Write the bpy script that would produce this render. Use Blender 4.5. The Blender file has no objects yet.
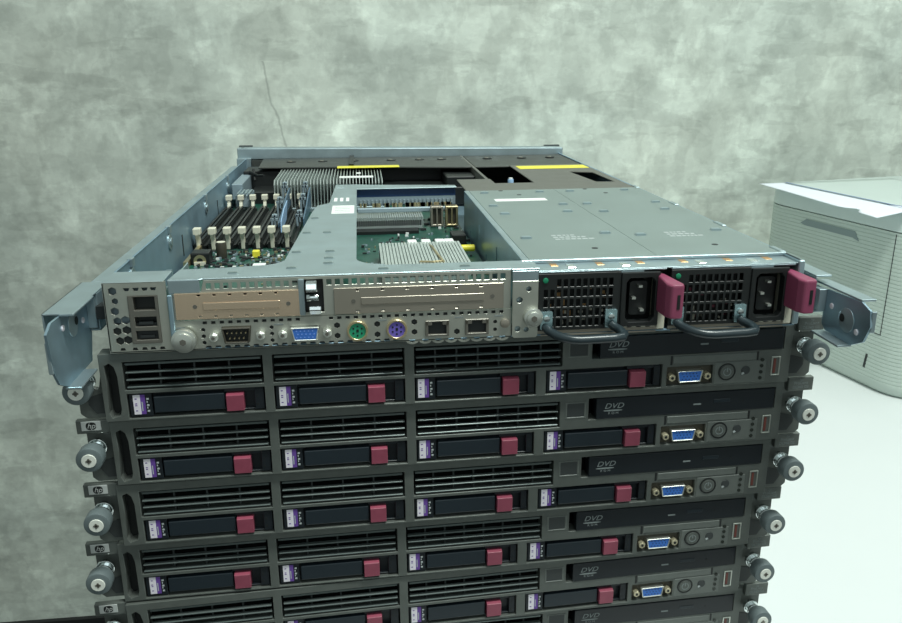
import bpy, bmesh, math, random
from mathutils import Vector, Matrix
from mathutils.geometry import tessellate_polygon
random.seed(7)
C = bpy.context.scene.collection
PI = math.pi
MM = 0.001

# ------------------------------------------------------------------ materials
def new_mat(name):
    m = bpy.data.materials.new(name); m.use_nodes = True
    nt = m.node_tree; b = nt.nodes['Principled BSDF']
    return m, nt, b

def mat(name, col, rough=0.5, metal=0.0, var=0.0, vscale=60.0, bump=0.0, bscale=400.0, spec=0.5, coat=0.0):
    m, nt, b = new_mat(name)
    b.inputs['Base Color'].default_value = (*col, 1)
    b.inputs['Roughness'].default_value = rough
    b.inputs['Metallic'].default_value = metal
    b.inputs['Specular IOR Level'].default_value = spec
    b.inputs['Coat Weight'].default_value = coat
    tc = nt.nodes.new('ShaderNodeTexCoord')
    if var > 0:
        n = nt.nodes.new('ShaderNodeTexNoise'); n.inputs['Scale'].default_value = vscale
        n.inputs['Detail'].default_value = 6
        r = nt.nodes.new('ShaderNodeValToRGB')
        r.color_ramp.elements[0].position = 0.3; r.color_ramp.elements[1].position = 0.7
        r.color_ramp.elements[0].color = tuple(c*(1-var) for c in col)+(1,)
        r.color_ramp.elements[1].color = tuple(min(1, c*(1+var)) for c in col)+(1,)
        nt.links.new(tc.outputs['Object'], n.inputs['Vector'])
        nt.links.new(n.outputs['Fac'], r.inputs['Fac'])
        nt.links.new(r.outputs['Color'], b.inputs['Base Color'])
        mr = nt.nodes.new('ShaderNodeMapRange')
        mr.inputs['To Min'].default_value = max(0.05, rough-0.08); mr.inputs['To Max'].default_value = min(1, rough+0.08)
        nt.links.new(n.outputs['Fac'], mr.inputs['Value']); nt.links.new(mr.outputs['Result'], b.inputs['Roughness'])
    if bump > 0:
        n2 = nt.nodes.new('ShaderNodeTexNoise'); n2.inputs['Scale'].default_value = bscale
        bp = nt.nodes.new('ShaderNodeBump'); bp.inputs['Strength'].default_value = bump; bp.inputs['Distance'].default_value = 0.0005
        nt.links.new(tc.outputs['Object'], n2.inputs['Vector']); nt.links.new(n2.outputs['Fac'], bp.inputs['Height'])
        nt.links.new(bp.outputs['Normal'], b.inputs['Normal'])
    return m

M = {}
M['zinc'] = mat('galvanised_steel', (0.38, 0.47, 0.50), 0.40, 0.75, 0.10, 45)
M['zinc_lid'] = mat('lid_steel', (0.27, 0.33, 0.32), 0.5, 0.55, 0.05, 30)
M['zinc_blue'] = mat('blue_zinc_bracket', (0.36, 0.50, 0.58), 0.38, 0.8, 0.10, 60)
M['rear'] = mat('rear_panel_nickel', (0.50, 0.51, 0.45), 0.36, 0.75, 0.05, 80)
M['port_frame'] = mat('port_frame', (0.20, 0.19, 0.165), 0.4, 0.6)
M['chassis'] = mat('chassis_blue_steel', (0.25, 0.37, 0.45), 0.45, 0.6, 0.10, 50)
M['handle'] = mat('handle_black', (0.022, 0.034, 0.040), 0.3)
M['clip_steel'] = mat('clip_steel', (0.50, 0.70, 0.74), 0.22, 0.9)
M['vent_black'] = mat('vent_black', (0.011, 0.013, 0.013), 0.42)
M['gold'] = mat('slot_cover_copper', (0.78, 0.60, 0.44), 0.24, 0.85, 0.02, 30)
M['beige_plate'] = mat('slot_cover_bronze', (0.37, 0.335, 0.28), 0.34, 0.65, 0.03, 60)
M['fin'] = mat('fin_aluminium', (0.62, 0.68, 0.66), 0.4, 0.7, 0.05, 90)
M['chrome'] = mat('chrome', (0.75, 0.80, 0.80), 0.16, 1.0)
M['silver'] = mat('screw_silver', (0.72, 0.74, 0.68), 0.3, 0.85)
M['bezel'] = mat('bezel_grey_paint', (0.118, 0.131, 0.120), 0.38, 0.25, 0.07, 120, 0.1, 900)
M['bezel_dark'] = mat('bezel_dark_recess', (0.035, 0.041, 0.041), 0.5, 0.0)
M['panel_grey'] = mat('power_panel_grey', (0.145, 0.16, 0.148), 0.4, 0.25, 0.06, 150)
M['slat'] = mat('grille_slat', (0.15, 0.18, 0.175), 0.28, 0.5)
M['carrier'] = mat('carrier_black', (0.010, 0.014, 0.018), 0.34)
M['carrier2'] = mat('carrier_handle', (0.015, 0.023, 0.030), 0.32)
M['black'] = mat('black_plastic', (0.009, 0.011, 0.011), 0.45)
M['void'] = mat('black_void', (0.002, 0.0025, 0.0025), 0.8, spec=0.1)  # near-black: the shade of deep openings put into the colour
M['black_soft'] = mat('soft_black', (0.02, 0.024, 0.025), 0.55)
M['tab'] = mat('port_red_plastic', (0.27, 0.055, 0.092), 0.42, 0, 0.08, 150)
M['magenta'] = mat('latch_magenta', (0.25, 0.052, 0.105), 0.42, 0, 0.06, 100)
M['label_white'] = mat('label_white', (0.78, 0.74, 0.80), 0.5)
M['purple'] = mat('label_purple', (0.13, 0.055, 0.30), 0.5)
M['print'] = mat('grey_print', (0.21, 0.24, 0.24), 0.5)
M['print_light'] = mat('light_print', (0.42, 0.46, 0.46), 0.5)
M['print_dim'] = mat('dim_print', (0.17, 0.20, 0.20), 0.5)
M['pin_blue'] = mat('pin_hole_blue', (0.22, 0.36, 0.80), 0.4)
M['usb_red'] = mat('usb_tongue_red', (0.16, 0.04, 0.03), 0.4)
M['knob'] = mat('knob_rubber', (0.12, 0.15, 0.155), 0.48)
M['badge'] = mat('badge_silver', (0.60, 0.62, 0.60), 0.35, 0.3)
M['tip'] = mat('screw_tip_metal', (0.80, 0.81, 0.74), 0.35, 0.1)
M['blue'] = mat('connector_blue', (0.045, 0.17, 0.58), 0.4)
M['green_port'] = mat('keyboard_green', (0.02, 0.30, 0.16), 0.4)
M['purple_port'] = mat('mouse_purple', (0.16, 0.12, 0.50), 0.4)
M['brown_recess'] = mat('connector_shroud', (0.05, 0.045, 0.032), 0.5)
M['brass'] = mat('brass', (0.60, 0.50, 0.30), 0.35, 0.85)
M['brass_pale'] = mat('pale_brass', (0.66, 0.60, 0.42), 0.32, 0.6)
M['cream'] = mat('clip_cream', (0.66, 0.64, 0.52), 0.5)
M['yellow'] = mat('yellow_touchpoint', (0.80, 0.72, 0.05), 0.45)
M['baffle'] = mat('baffle_taupe', (0.115, 0.115, 0.10), 0.5, 0, 0.04, 60)
M['fanbar'] = mat('fan_bar', (0.05, 0.055, 0.05), 0.5, 0.1, 0.06, 60)
M['navy'] = mat('riser_blue', (0.012, 0.035, 0.10), 0.3)
M['lightblue'] = mat('guide_blue', (0.30, 0.46, 0.66), 0.4)
M['guide'] = mat('guide_dull_blue', (0.07, 0.13, 0.19), 0.4)
M['greyblue'] = mat('guide_grey', (0.25, 0.32, 0.36), 0.45, 0.2)
M['white_sticker'] = mat('sticker', (0.82, 0.84, 0.82), 0.5)
M['copper'] = mat('copper_spring', (0.62, 0.36, 0.16), 0.4, 0.7)
M['paper'] = mat('paper', (0.80, 0.84, 0.90), 0.7)
M['paper_edge'] = mat('bluish_paper', (0.16, 0.24, 0.48), 0.7)
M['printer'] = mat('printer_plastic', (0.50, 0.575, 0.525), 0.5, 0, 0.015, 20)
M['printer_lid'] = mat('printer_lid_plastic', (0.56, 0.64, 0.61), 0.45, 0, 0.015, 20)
M['printer_dark'] = mat('printer_recess', (0.22, 0.28, 0.28), 0.5)
M['led_green'] = mat('green_lens', (0.015, 0.22, 0.11), 0.2)
M['table'] = mat('white_laminate', (0.73, 0.76, 0.76), 0.45, 0, 0.015, 4)
M['table_leg'] = mat('table_leg_grey', (0.4, 0.42, 0.42), 0.4, 0.5)
M['baseboard'] = mat('black_baseboard', (0.012, 0.013, 0.014), 0.5)
M['floor'] = mat('dark_floor', (0.05, 0.05, 0.048), 0.5, 0, 0.2, 6)
M['glass_dark'] = mat('dark_lens', (0.03, 0.035, 0.03), 0.15)

def pcb_mat():
    m, nt, b = new_mat('circuit_board_green')
    tc = nt.nodes.new('ShaderNodeTexCoord')
    v = nt.nodes.new('ShaderNodeTexVoronoi'); v.distance = 'CHEBYCHEV'; v.inputs['Scale'].default_value = 130
    r = nt.nodes.new('ShaderNodeValToRGB')
    cr = r.color_ramp; cr.elements[0].position = 0.0; cr.elements[0].color = (0.006, 0.045, 0.032, 1)
    cr.elements[1].position = 1.0; cr.elements[1].color = (0.014, 0.095, 0.068, 1)
    nt.links.new(tc.outputs['Object'], v.inputs['Vector']); nt.links.new(v.outputs['Color'], r.inputs['Fac'])
    nt.links.new(r.outputs['Color'], b.inputs['Base Color']); b.inputs['Roughness'].default_value = 0.35
    return m
M['pcb'] = pcb_mat()

def concrete_mat():
    m, nt, b = new_mat('trowelled_concrete')
    N = nt.nodes.new; L = nt.links.new
    tc = N('ShaderNodeTexCoord')
    def noise(scale, detail, dist, rough=0.55, stretch=None, off=(0, 0, 0)):
        mp = N('ShaderNodeMapping'); mp.inputs['Location'].default_value = off
        if stretch: mp.inputs['Scale'].default_value = stretch
        L(tc.outputs['Object'], mp.inputs['Vector'])
        n = N('ShaderNodeTexNoise'); n.inputs['Scale'].default_value = scale; n.inputs['Detail'].default_value = detail
        n.inputs['Distortion'].default_value = dist; n.inputs['Roughness'].default_value = rough
        L(mp.outputs['Vector'], n.inputs['Vector']); return n.outputs['Fac']
    def ramp(fac, stops):
        r = N('ShaderNodeValToRGB'); cr = r.color_ramp
        while len(cr.elements) < len(stops): cr.elements.new(0.5)
        for e, (p, c) in zip(cr.elements, stops):
            e.position = p; e.color = (c, c, c, 1) if not isinstance(c, tuple) else (*c, 1)
        L(fac, r.inputs['Fac']); return r.outputs['Color']
    def mix(fac, a, b_, mode='MIX'):
        mx = N('ShaderNodeMix'); mx.data_type = 'RGBA'; mx.blend_type = mode
        if isinstance(fac, (int, float)): mx.inputs[0].default_value = fac
        else: L(fac, mx.inputs[0])
        L(a, mx.inputs[6]); L(b_, mx.inputs[7]); return mx.outputs[2]
    big = noise(1.3, 2, 0.3)
    # coordinates nudged by noise so that the trowelled patches get ragged outlines
    wn = N('ShaderNodeTexNoise'); wn.inputs['Scale'].default_value = 9; wn.inputs['Detail'].default_value = 7; wn.inputs['Roughness'].default_value = 0.62
    L(tc.outputs['Object'], wn.inputs['Vector'])
    vm = N('ShaderNodeVectorMath'); vm.operation = 'MULTIPLY_ADD'; vm.inputs[1].default_value = (0.17, 0.17, 0.17)
    L(wn.outputs['Color'], vm.inputs[0]); L(tc.outputs['Object'], vm.inputs[2])
    def cells(scale, smooth, rnd=1.0):
        v = N('ShaderNodeTexVoronoi'); v.feature = 'SMOOTH_F1'; v.inputs['Scale'].default_value = scale
        v.inputs['Smoothness'].default_value = smooth; v.inputs['Randomness'].default_value = rnd
        L(vm.outputs[0], v.inputs['Vector'])
        sp = N('ShaderNodeSeparateColor'); L(v.outputs['Color'], sp.inputs[0]); return sp.outputs[0], v.outputs['Distance']
    ca, da = cells(6.0, 0.12); cb, db = cells(13.0, 0.15)
    patch2 = noise(11.0, 9, 0.4, 0.66, (1.0, 1, 0.7), (3, 0, 1))
    fine = noise(40, 8, 0.3, 0.72)
    c = ramp(noise(3.2, 4, 0.2, 0.5, None, (5, 0, 3)), [(0.32, (0.545, 0.60, 0.545)), (0.68, (0.615, 0.66, 0.59))])
    def layer(c, scale, lo, hi, p0, p1, rough=0.55, detail=9, stretch=None, off=(0, 0, 0), rot=0):
        mp = N('ShaderNodeMapping'); mp.inputs['Location'].default_value = off; mp.inputs['Rotation'].default_value = (0, rot, 0)
        if stretch: mp.inputs['Scale'].default_value = stretch
        L(tc.outputs['Object'], mp.inputs['Vector'])
        n = N('ShaderNodeTexNoise'); n.inputs['Scale'].default_value = scale; n.inputs['Detail'].default_value = detail
        n.inputs['Roughness'].default_value = rough; n.inputs['Distortion'].default_value = 0.15
        L(mp.outputs['Vector'], n.inputs['Vector'])
        return mix(1.0, c, ramp(n.outputs['Fac'], [(p0, lo), (p1, hi)]), 'MULTIPLY')
    c = layer(c, 3.6, 0.90, 1.05, 0.44, 0.55, 0.50, 9, None, (3, 0, 1))
    c = layer(c, 6.5, 0.90, 1.03, 0.46, 0.51, 0.50, 9, None, (1, 0, 4))
    c = layer(c, 11, 0.90, 1.03, 0.47, 0.53, 0.55, 10, (1.2, 1, 0.75), (8, 0, 2), 0.5)
    c = layer(c, 8.0, 1.0, 1.14, 0.56, 0.60, 0.52, 10, (1.0, 1, 0.7), (2, 0, 9), -0.4)
    c = layer(c, 22, 0.95, 1.03, 0.46, 0.54, 0.60, 8, (0.7, 1, 1.5), (4, 0, 7), 0.9)
    c = layer(c, 12, 1.0, 0.88, 0.57, 0.60, 0.52, 8, (0.45, 1, 1.6), (6, 0, 6), -1.0)
    c = layer(c, 16, 1.0, 1.10, 0.59, 0.62, 0.55, 8, (0.6, 1, 1.3), (9, 0, 1), 0.3)
    c = mix(0.7, c, ramp(ca, [(0.1, 0.90), (0.9, 1.08)]), 'MULTIPLY')
    c = mix(0.6, c, ramp(cb, [(0.1, 0.92), (0.9, 1.07)]), 'MULTIPLY')
    c = mix(1.0, c, ramp(big, [(0.35, 0.90), (0.65, 1.05)]), 'MULTIPLY')
    c4 = ramp(fine, [(0.3, 0.91), (0.7, 1.07)])
    c = mix(0.8, c, c4, 'MULTIPLY')
    # trowel edges: thin darker contour where a distorted noise crosses a level
    edge = noise(3.2, 7, 0.4, 0.5, None, (7, 0, 2))
    sb = N('ShaderNodeMath'); sb.operation = 'SUBTRACT'; sb.inputs[1].default_value = 0.5; L(edge, sb.inputs[0])
    ab = N('ShaderNodeMath'); ab.operation = 'ABSOLUTE'; L(sb.outputs[0], ab.inputs[0])
    ec = ramp(ab.outputs[0], [(0.0, 0.80), (0.012, 1.0)])
    c = mix(0.35, c, ec, 'MULTIPLY')
    # one hairline crack
    sx = N('ShaderNodeSeparateXYZ'); L(tc.outputs['Object'], sx.inputs[0])
    wob = noise(14, 3, 0)
    def math_(op, a, b_=None, c_=None):
        n = N('ShaderNodeMath'); n.operation = op
        for i, v in enumerate((a, b_, c_)):
            if v is None: continue
            if isinstance(v, (int, float)): n.inputs[i].default_value = v
            else: L(v, n.inputs[i])
        return n.outputs[0]
    line = math_('MULTIPLY_ADD', sx.outputs['Z'], -0.22, -0.226)
    line = math_('ADD', line, math_('MULTIPLY', math_('SUBTRACT', wob, 0.5), 0.03))
    d = math_('ABSOLUTE', math_('SUBTRACT', sx.outputs['X'], line))
    msk = math_('SUBTRACT', 1.0, math_('MINIMUM', math_('MULTIPLY', d, 260.0), 1.0))
    zr = math_('MULTIPLY', math_('GREATER_THAN', sx.outputs['Z'], -0.03), math_('LESS_THAN', sx.outputs['Z'], 0.17))
    msk = math_('MULTIPLY', msk, math_('MULTIPLY', zr, 0.5))
    dk = ramp(fine, [(0.0, (0.12, 0.13, 0.12)), (1.0, (0.2, 0.22, 0.2))])
    c = mix(msk, c, dk)
    L(c, b.inputs['Base Color'])
    b.inputs['Roughness'].default_value = 0.62
    bp = N('ShaderNodeBump'); bp.inputs['Strength'].default_value = 0.25; bp.inputs['Distance'].default_value = 0.004
    L(patch2, bp.inputs['Height']); L(bp.outputs['Normal'], b.inputs['Normal'])
    return m
M['concrete'] = concrete_mat()

# ------------------------------------------------------------------ mesh helpers
class MB:
    def __init__(s): s.bm = bmesh.new()
    def face(s, pts):
        vs = [s.bm.verts.new(p) for p in pts]
        return s.bm.faces.new(vs)
    def box(s, x0, x1, y0, y1, z0, z1):
        m = Matrix.Translation(((x0+x1)/2, (y0+y1)/2, (z0+z1)/2)) @ Matrix.Diagonal((abs(x1-x0), abs(y1-y0), abs(z1-z0), 1))
        bmesh.ops.create_cube(s.bm, size=1, matrix=m); return s
    def rbox(s, c, size, rot):
        m = Matrix.Translation(c) @ rot.to_4x4() @ Matrix.Diagonal((*size, 1))
        bmesh.ops.create_cube(s.bm, size=1, matrix=m); return s
    def cyl(s, c, r, h, axis='Y', seg=24, r2=None):
        q = {'Y': Matrix.Rotation(PI/2, 4, 'X'), 'X': Matrix.Rotation(PI/2, 4, 'Y'), 'Z': Matrix.Identity(4)}[axis]
        bmesh.ops.create_cone(s.bm, cap_ends=True, cap_tris=False, segments=seg, radius1=r, radius2=r if r2 is None else r2,
                              depth=h, matrix=Matrix.Translation(c) @ q); return s
    def ring(s, c, r0, r1, h, seg=28):
        """tube with its axis along y"""
        def loop(r, y): return [s.bm.verts.new((c[0]+r*math.cos(2*PI*i/seg), y, c[2]+r*math.sin(2*PI*i/seg))) for i in range(seg)]
        a, b, c_, d = loop(r0, c[1]-h/2), loop(r1, c[1]-h/2), loop(r1, c[1]+h/2), loop(r0, c[1]+h/2)
        for p, q in ((a, b), (b, c_), (c_, d), (d, a)):
            for i in range(seg):
                j = (i+1) % seg; s.bm.faces.new((p[i], p[j], q[j], q[i]))
        return s
    def plate(s, outer, holes, f, t0, t1):
        """polygon with holes; f(a,b,t) -> xyz"""
        loops = [outer]+holes
        tris = tessellate_polygon([[Vector((a, b, 0)) for a, b in lp] for lp in loops])
        flat = [p for lp in loops for p in lp]
        v0 = [s.bm.verts.new(f(a, b, t0)) for a, b in flat]; v1 = [s.bm.verts.new(f(a, b, t1)) for a, b in flat]
        for t in tris:
            try:
                s.bm.faces.new([v0[i] for i in t]); s.bm.faces.new([v1[i] for i in reversed(t)])
            except ValueError: pass
        k = 0
        for lp in loops:
            n = len(lp)
            for i in range(n):
                j = (i+1) % n
                try: s.bm.faces.new((v0[k+i], v0[k+j], v1[k+j], v1[k+i]))
                except ValueError: pass
            k += n
        return s
    def xz(s, outer, holes, y0, y1): return s.plate(outer, holes, lambda a, b, t: (a, t, b), y0, y1)
    def xy(s, outer, holes, z0, z1): return s.plate(outer, holes, lambda a, b, t: (a, b, t), z0, z1)
    def yz(s, outer, holes, x0, x1): return s.plate(outer, holes, lambda a, b, t: (t, a, b), x0, x1)
    def tube(s, pts, r, seg=10):
        pts = [Vector(p) for p in pts]; rings = []
        for i, p in enumerate(pts):
            d = (pts[min(i+1, len(pts)-1)]-pts[max(i-1, 0)]).normalized()
            up = Vector((0, 0, 1)) if abs(d.z) < 0.9 else Vector((1, 0, 0))
            a = d.cross(up).normalized(); b = d.cross(a).normalized()
            rings.append([s.bm.verts.new(p+a*r*math.cos(2*PI*k/seg)+b*r*math.sin(2*PI*k/seg)) for k in range(seg)])
        for A, B in zip(rings, rings[1:]):
            for k in range(seg): s.bm.faces.new((A[k], A[(k+1) % seg], B[(k+1) % seg], B[k]))
        s.bm.faces.new(rings[0]); s.bm.faces.new(list(reversed(rings[-1]))); return s
    def build(s, name, m, parent=None, bevel=0.0, seg=1, smooth=False):
        bmesh.ops.recalc_face_normals(s.bm, faces=s.bm.faces)
        me = bpy.data.meshes.new(name); s.bm.to_mesh(me); s.bm.free()
        me.materials.append(M[m])
        o = bpy.data.objects.new(name, me); C.objects.link(o)
        if parent: o.parent = parent
        if bevel > 0:
            b = o.modifiers.new('bevel', 'BEVEL'); b.width = bevel; b.segments = seg; b.limit_method = 'ANGLE'; b.angle_limit = 0.7
        if smooth:
            for p in me.polygons: p.use_smooth = True
            e = o.modifiers.new('edges', 'EDGE_SPLIT'); e.split_angle = 0.6
        return o

def rect(x0, x1, z0, z1): return [(x0, z0), (x1, z0), (x1, z1), (x0, z1)]
def hexa(cx, cz, r, a0=PI/6): return [(cx+r*math.cos(a0+i*PI/3), cz+r*math.sin(a0+i*PI/3)) for i in range(6)]
def circ(cx, cz, r, n=16): return [(cx+r*math.cos(2*PI*i/n), cz+r*math.sin(2*PI*i/n)) for i in range(n)]
def rrect(x0, x1, z0, z1, r, n=4):
    out = []
    for cx, cz, a in ((x1-r, z1-r, 0), (x0+r, z1-r, PI/2), (x0+r, z0+r, PI), (x1-r, z0+r, 1.5*PI)):
        for i in range(n+1):
            t = a+PI/2*i/n; out.append((cx+r*math.cos(t), cz+r*math.sin(t)))
    return out

def text(name, body, m, parent, x, y, z, size, shear=0.0, depth=0.00008, sx=1.0, flat=False, align='CENTER'):
    cu = bpy.data.curves.new(name, 'FONT'); cu.body = body; cu.size = size; cu.shear = shear; cu.extrude = depth
    cu.align_x = align; cu.align_y = 'CENTER'; cu.resolution_u = 3
    o = bpy.data.objects.new(name, cu); C.objects.link(o)
    dg = bpy.context.evaluated_depsgraph_get(); me = bpy.data.meshes.new_from_object(o.evaluated_get(dg))
    bpy.data.objects.remove(o); bpy.data.curves.remove(cu)
    rot = Matrix.Identity(4) if flat else Matrix.Rotation(PI/2, 4, 'X')
    me.transform(Matrix.Translation((x, y, z)) @ rot @ Matrix.Diagonal((sx, 1, 1, 1)))
    me.materials.clear(); me.materials.append(M[m]); me.name = name
    o = bpy.data.objects.new(name, me); C.objects.link(o); o.parent = parent
    return o

def join_into(dst, src):
    bm = bmesh.new(); bm.from_mesh(dst.data); bm.from_mesh(src.data); bm.to_mesh(dst.data); bm.free()
    bpy.data.objects.remove(src)

def thing(name, label, cat, loc=(0, 0, 0), rz=0.0, group=None):
    o = bpy.data.objects.new(name, None); C.objects.link(o); o.empty_display_size = 0.02
    o.location = loc; o.rotation_euler = (0, 0, rz); o['label'] = label; o['category'] = cat
    if group: o['group'] = group
    return o
def tag(o, label, cat, group=None):
    o['label'] = label; o['category'] = cat
    if group: o['group'] = group
    return o
def struct(o): o['kind'] = 'structure'; return o

def copy_tree(o, parent=None):
    c = o.copy(); C.objects.link(c)
    if parent: c.parent = parent
    for ch in list(o.children): copy_tree(ch, c)
    return c

mm = lambda *a: tuple(v*MM for v in a)
def bx(mb, x0, x1, y0, y1, z0, z1): return mb.box(*mm(x0, x1, y0, y1, z0, z1))
def P(pts): return [(a*MM, b*MM) for a, b in pts]

# ------------------------------------------------------------------ closed rack server (front view)
def make_knob(t, sx, name='thumbscrew'):
    """captive thumbscrew standing out of the ear; origin coordinates in mm"""
    x, z = (229.0, 26) if sx > 0 else (-231.6, 27.2)
    k = MB().cyl(mm(x, -13.0, z), 7.9*MM, 9.2*MM, 'Y', 30).build(name, 'knob', t, 0.0012, 2, True)
    MB().cyl(mm(x, -2.5, z), 3.9*MM, 10*MM, 'Y', 20).cyl(mm(x, 1.0, z), 5.8*MM, 3*MM, 'Y', 22).cyl(mm(x, -4.4, z), 5.2*MM, 1.6*MM, 'Y', 20) \
        .build('screw_shaft', 'chrome', k, 0.0003, 1, True)
    tip = MB().cyl(mm(x, -18.0, z), 4.3*MM, 0.9*MM, 'Y', 24).build('screw_tip', 'tip', k, 0.0002, 1, True)
    MB().box(*mm(x-1.7, x+1.7, -18.7, -18.3, z-0.5, z+0.5)).box(*mm(x-0.5, x+0.5, -18.7, -18.3, z-1.7, z+1.7)).cyl(mm(x, -18.5, z), 1.3*MM, 0.3*MM, 'Y', 12) \
        .build('screw_slot', 'port_frame', k)
    return k

def make_badge_left(t):
    b = bx(MB(), -243.0, -222.0, 2.6, 7, 35.6, 44.6).build('ear_badge', 'bezel', t, 0.0006, 2)
    bx(MB(), -239.8, -228.2, 2.1, 2.65, 37.8, 44.0).build('badge_plate', 'badge', b, 0.0002)
    bl = []
    for i in range(24):
        a = 2*PI*i/24; c_, s_ = math.cos(a), math.sin(a)
        bl.append((-234+3.0*math.copysign(abs(c_)**0.75, c_), 40.9+2.55*math.copysign(abs(s_)**0.75, s_)))
    MB().xz(P(bl), [], 2.0*MM, 2.15*MM).build('emblem_ground', 'black', b)
    text('emblem_lettering', 'hp', 'badge', b, -0.2340, 0.00195, 0.04095, 0.0049, 0.35)
    return b

def make_badge_right(t):
    b = bx(MB(), 224.5, 243.0, 2.6, 7, 34.6, 44.6).build('ear_badge', 'bezel', t, 0.0006, 2)
    text('model_lettering', 'hp', 'print_dim', b, 0.2338, 0.00255, 0.0428, 0.0026, 0.3)
    text('model_lettering', 'ProLiant', 'print_dim', b, 0.2338, 0.00255, 0.0403, 0.0030)
    text('model_lettering', 'DL360 G5', 'print_dim', b, 0.2338, 0.00255, 0.0374, 0.0028)
    return b

BAYS = [(-208.8, -126.8), (-121.2, -39.8), (-33.8, 45.0), (51.6, 130.2)]
LAB = [-205.6, -118.2, -31.6, 54.4]
TAB = [-150.6, -63.6, 22.7, 107.6]

def make_ear(t, sx, broken=False):
    o_ = [(sx*219.6, 1.0), (sx*235.5, 1.0), (sx*238.6, 4), (sx*238.6, 36), (sx*219.6, 43.8)]
    if broken: o_ = [(sx*219.6, 1.0), (sx*235.5, 1.0), (sx*238.6, 4), (sx*238.6, 16), (sx*230, 21), (sx*226, 20), (sx*224, 30), (sx*219.6, 34)]
    e = MB().xz(P(o_), [], 6.0*MM, 9.5*MM).build('rack_ear', 'bezel', t, 0.0005)
    MB().xz(P([(sx*221, 4), (sx*229, 4), (sx*233, 10), (sx*233, 15), (sx*221, 18)]), [], 5.5*MM, 6.1*MM).build('ear_recess', 'bezel_dark', e)
    return e

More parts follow.
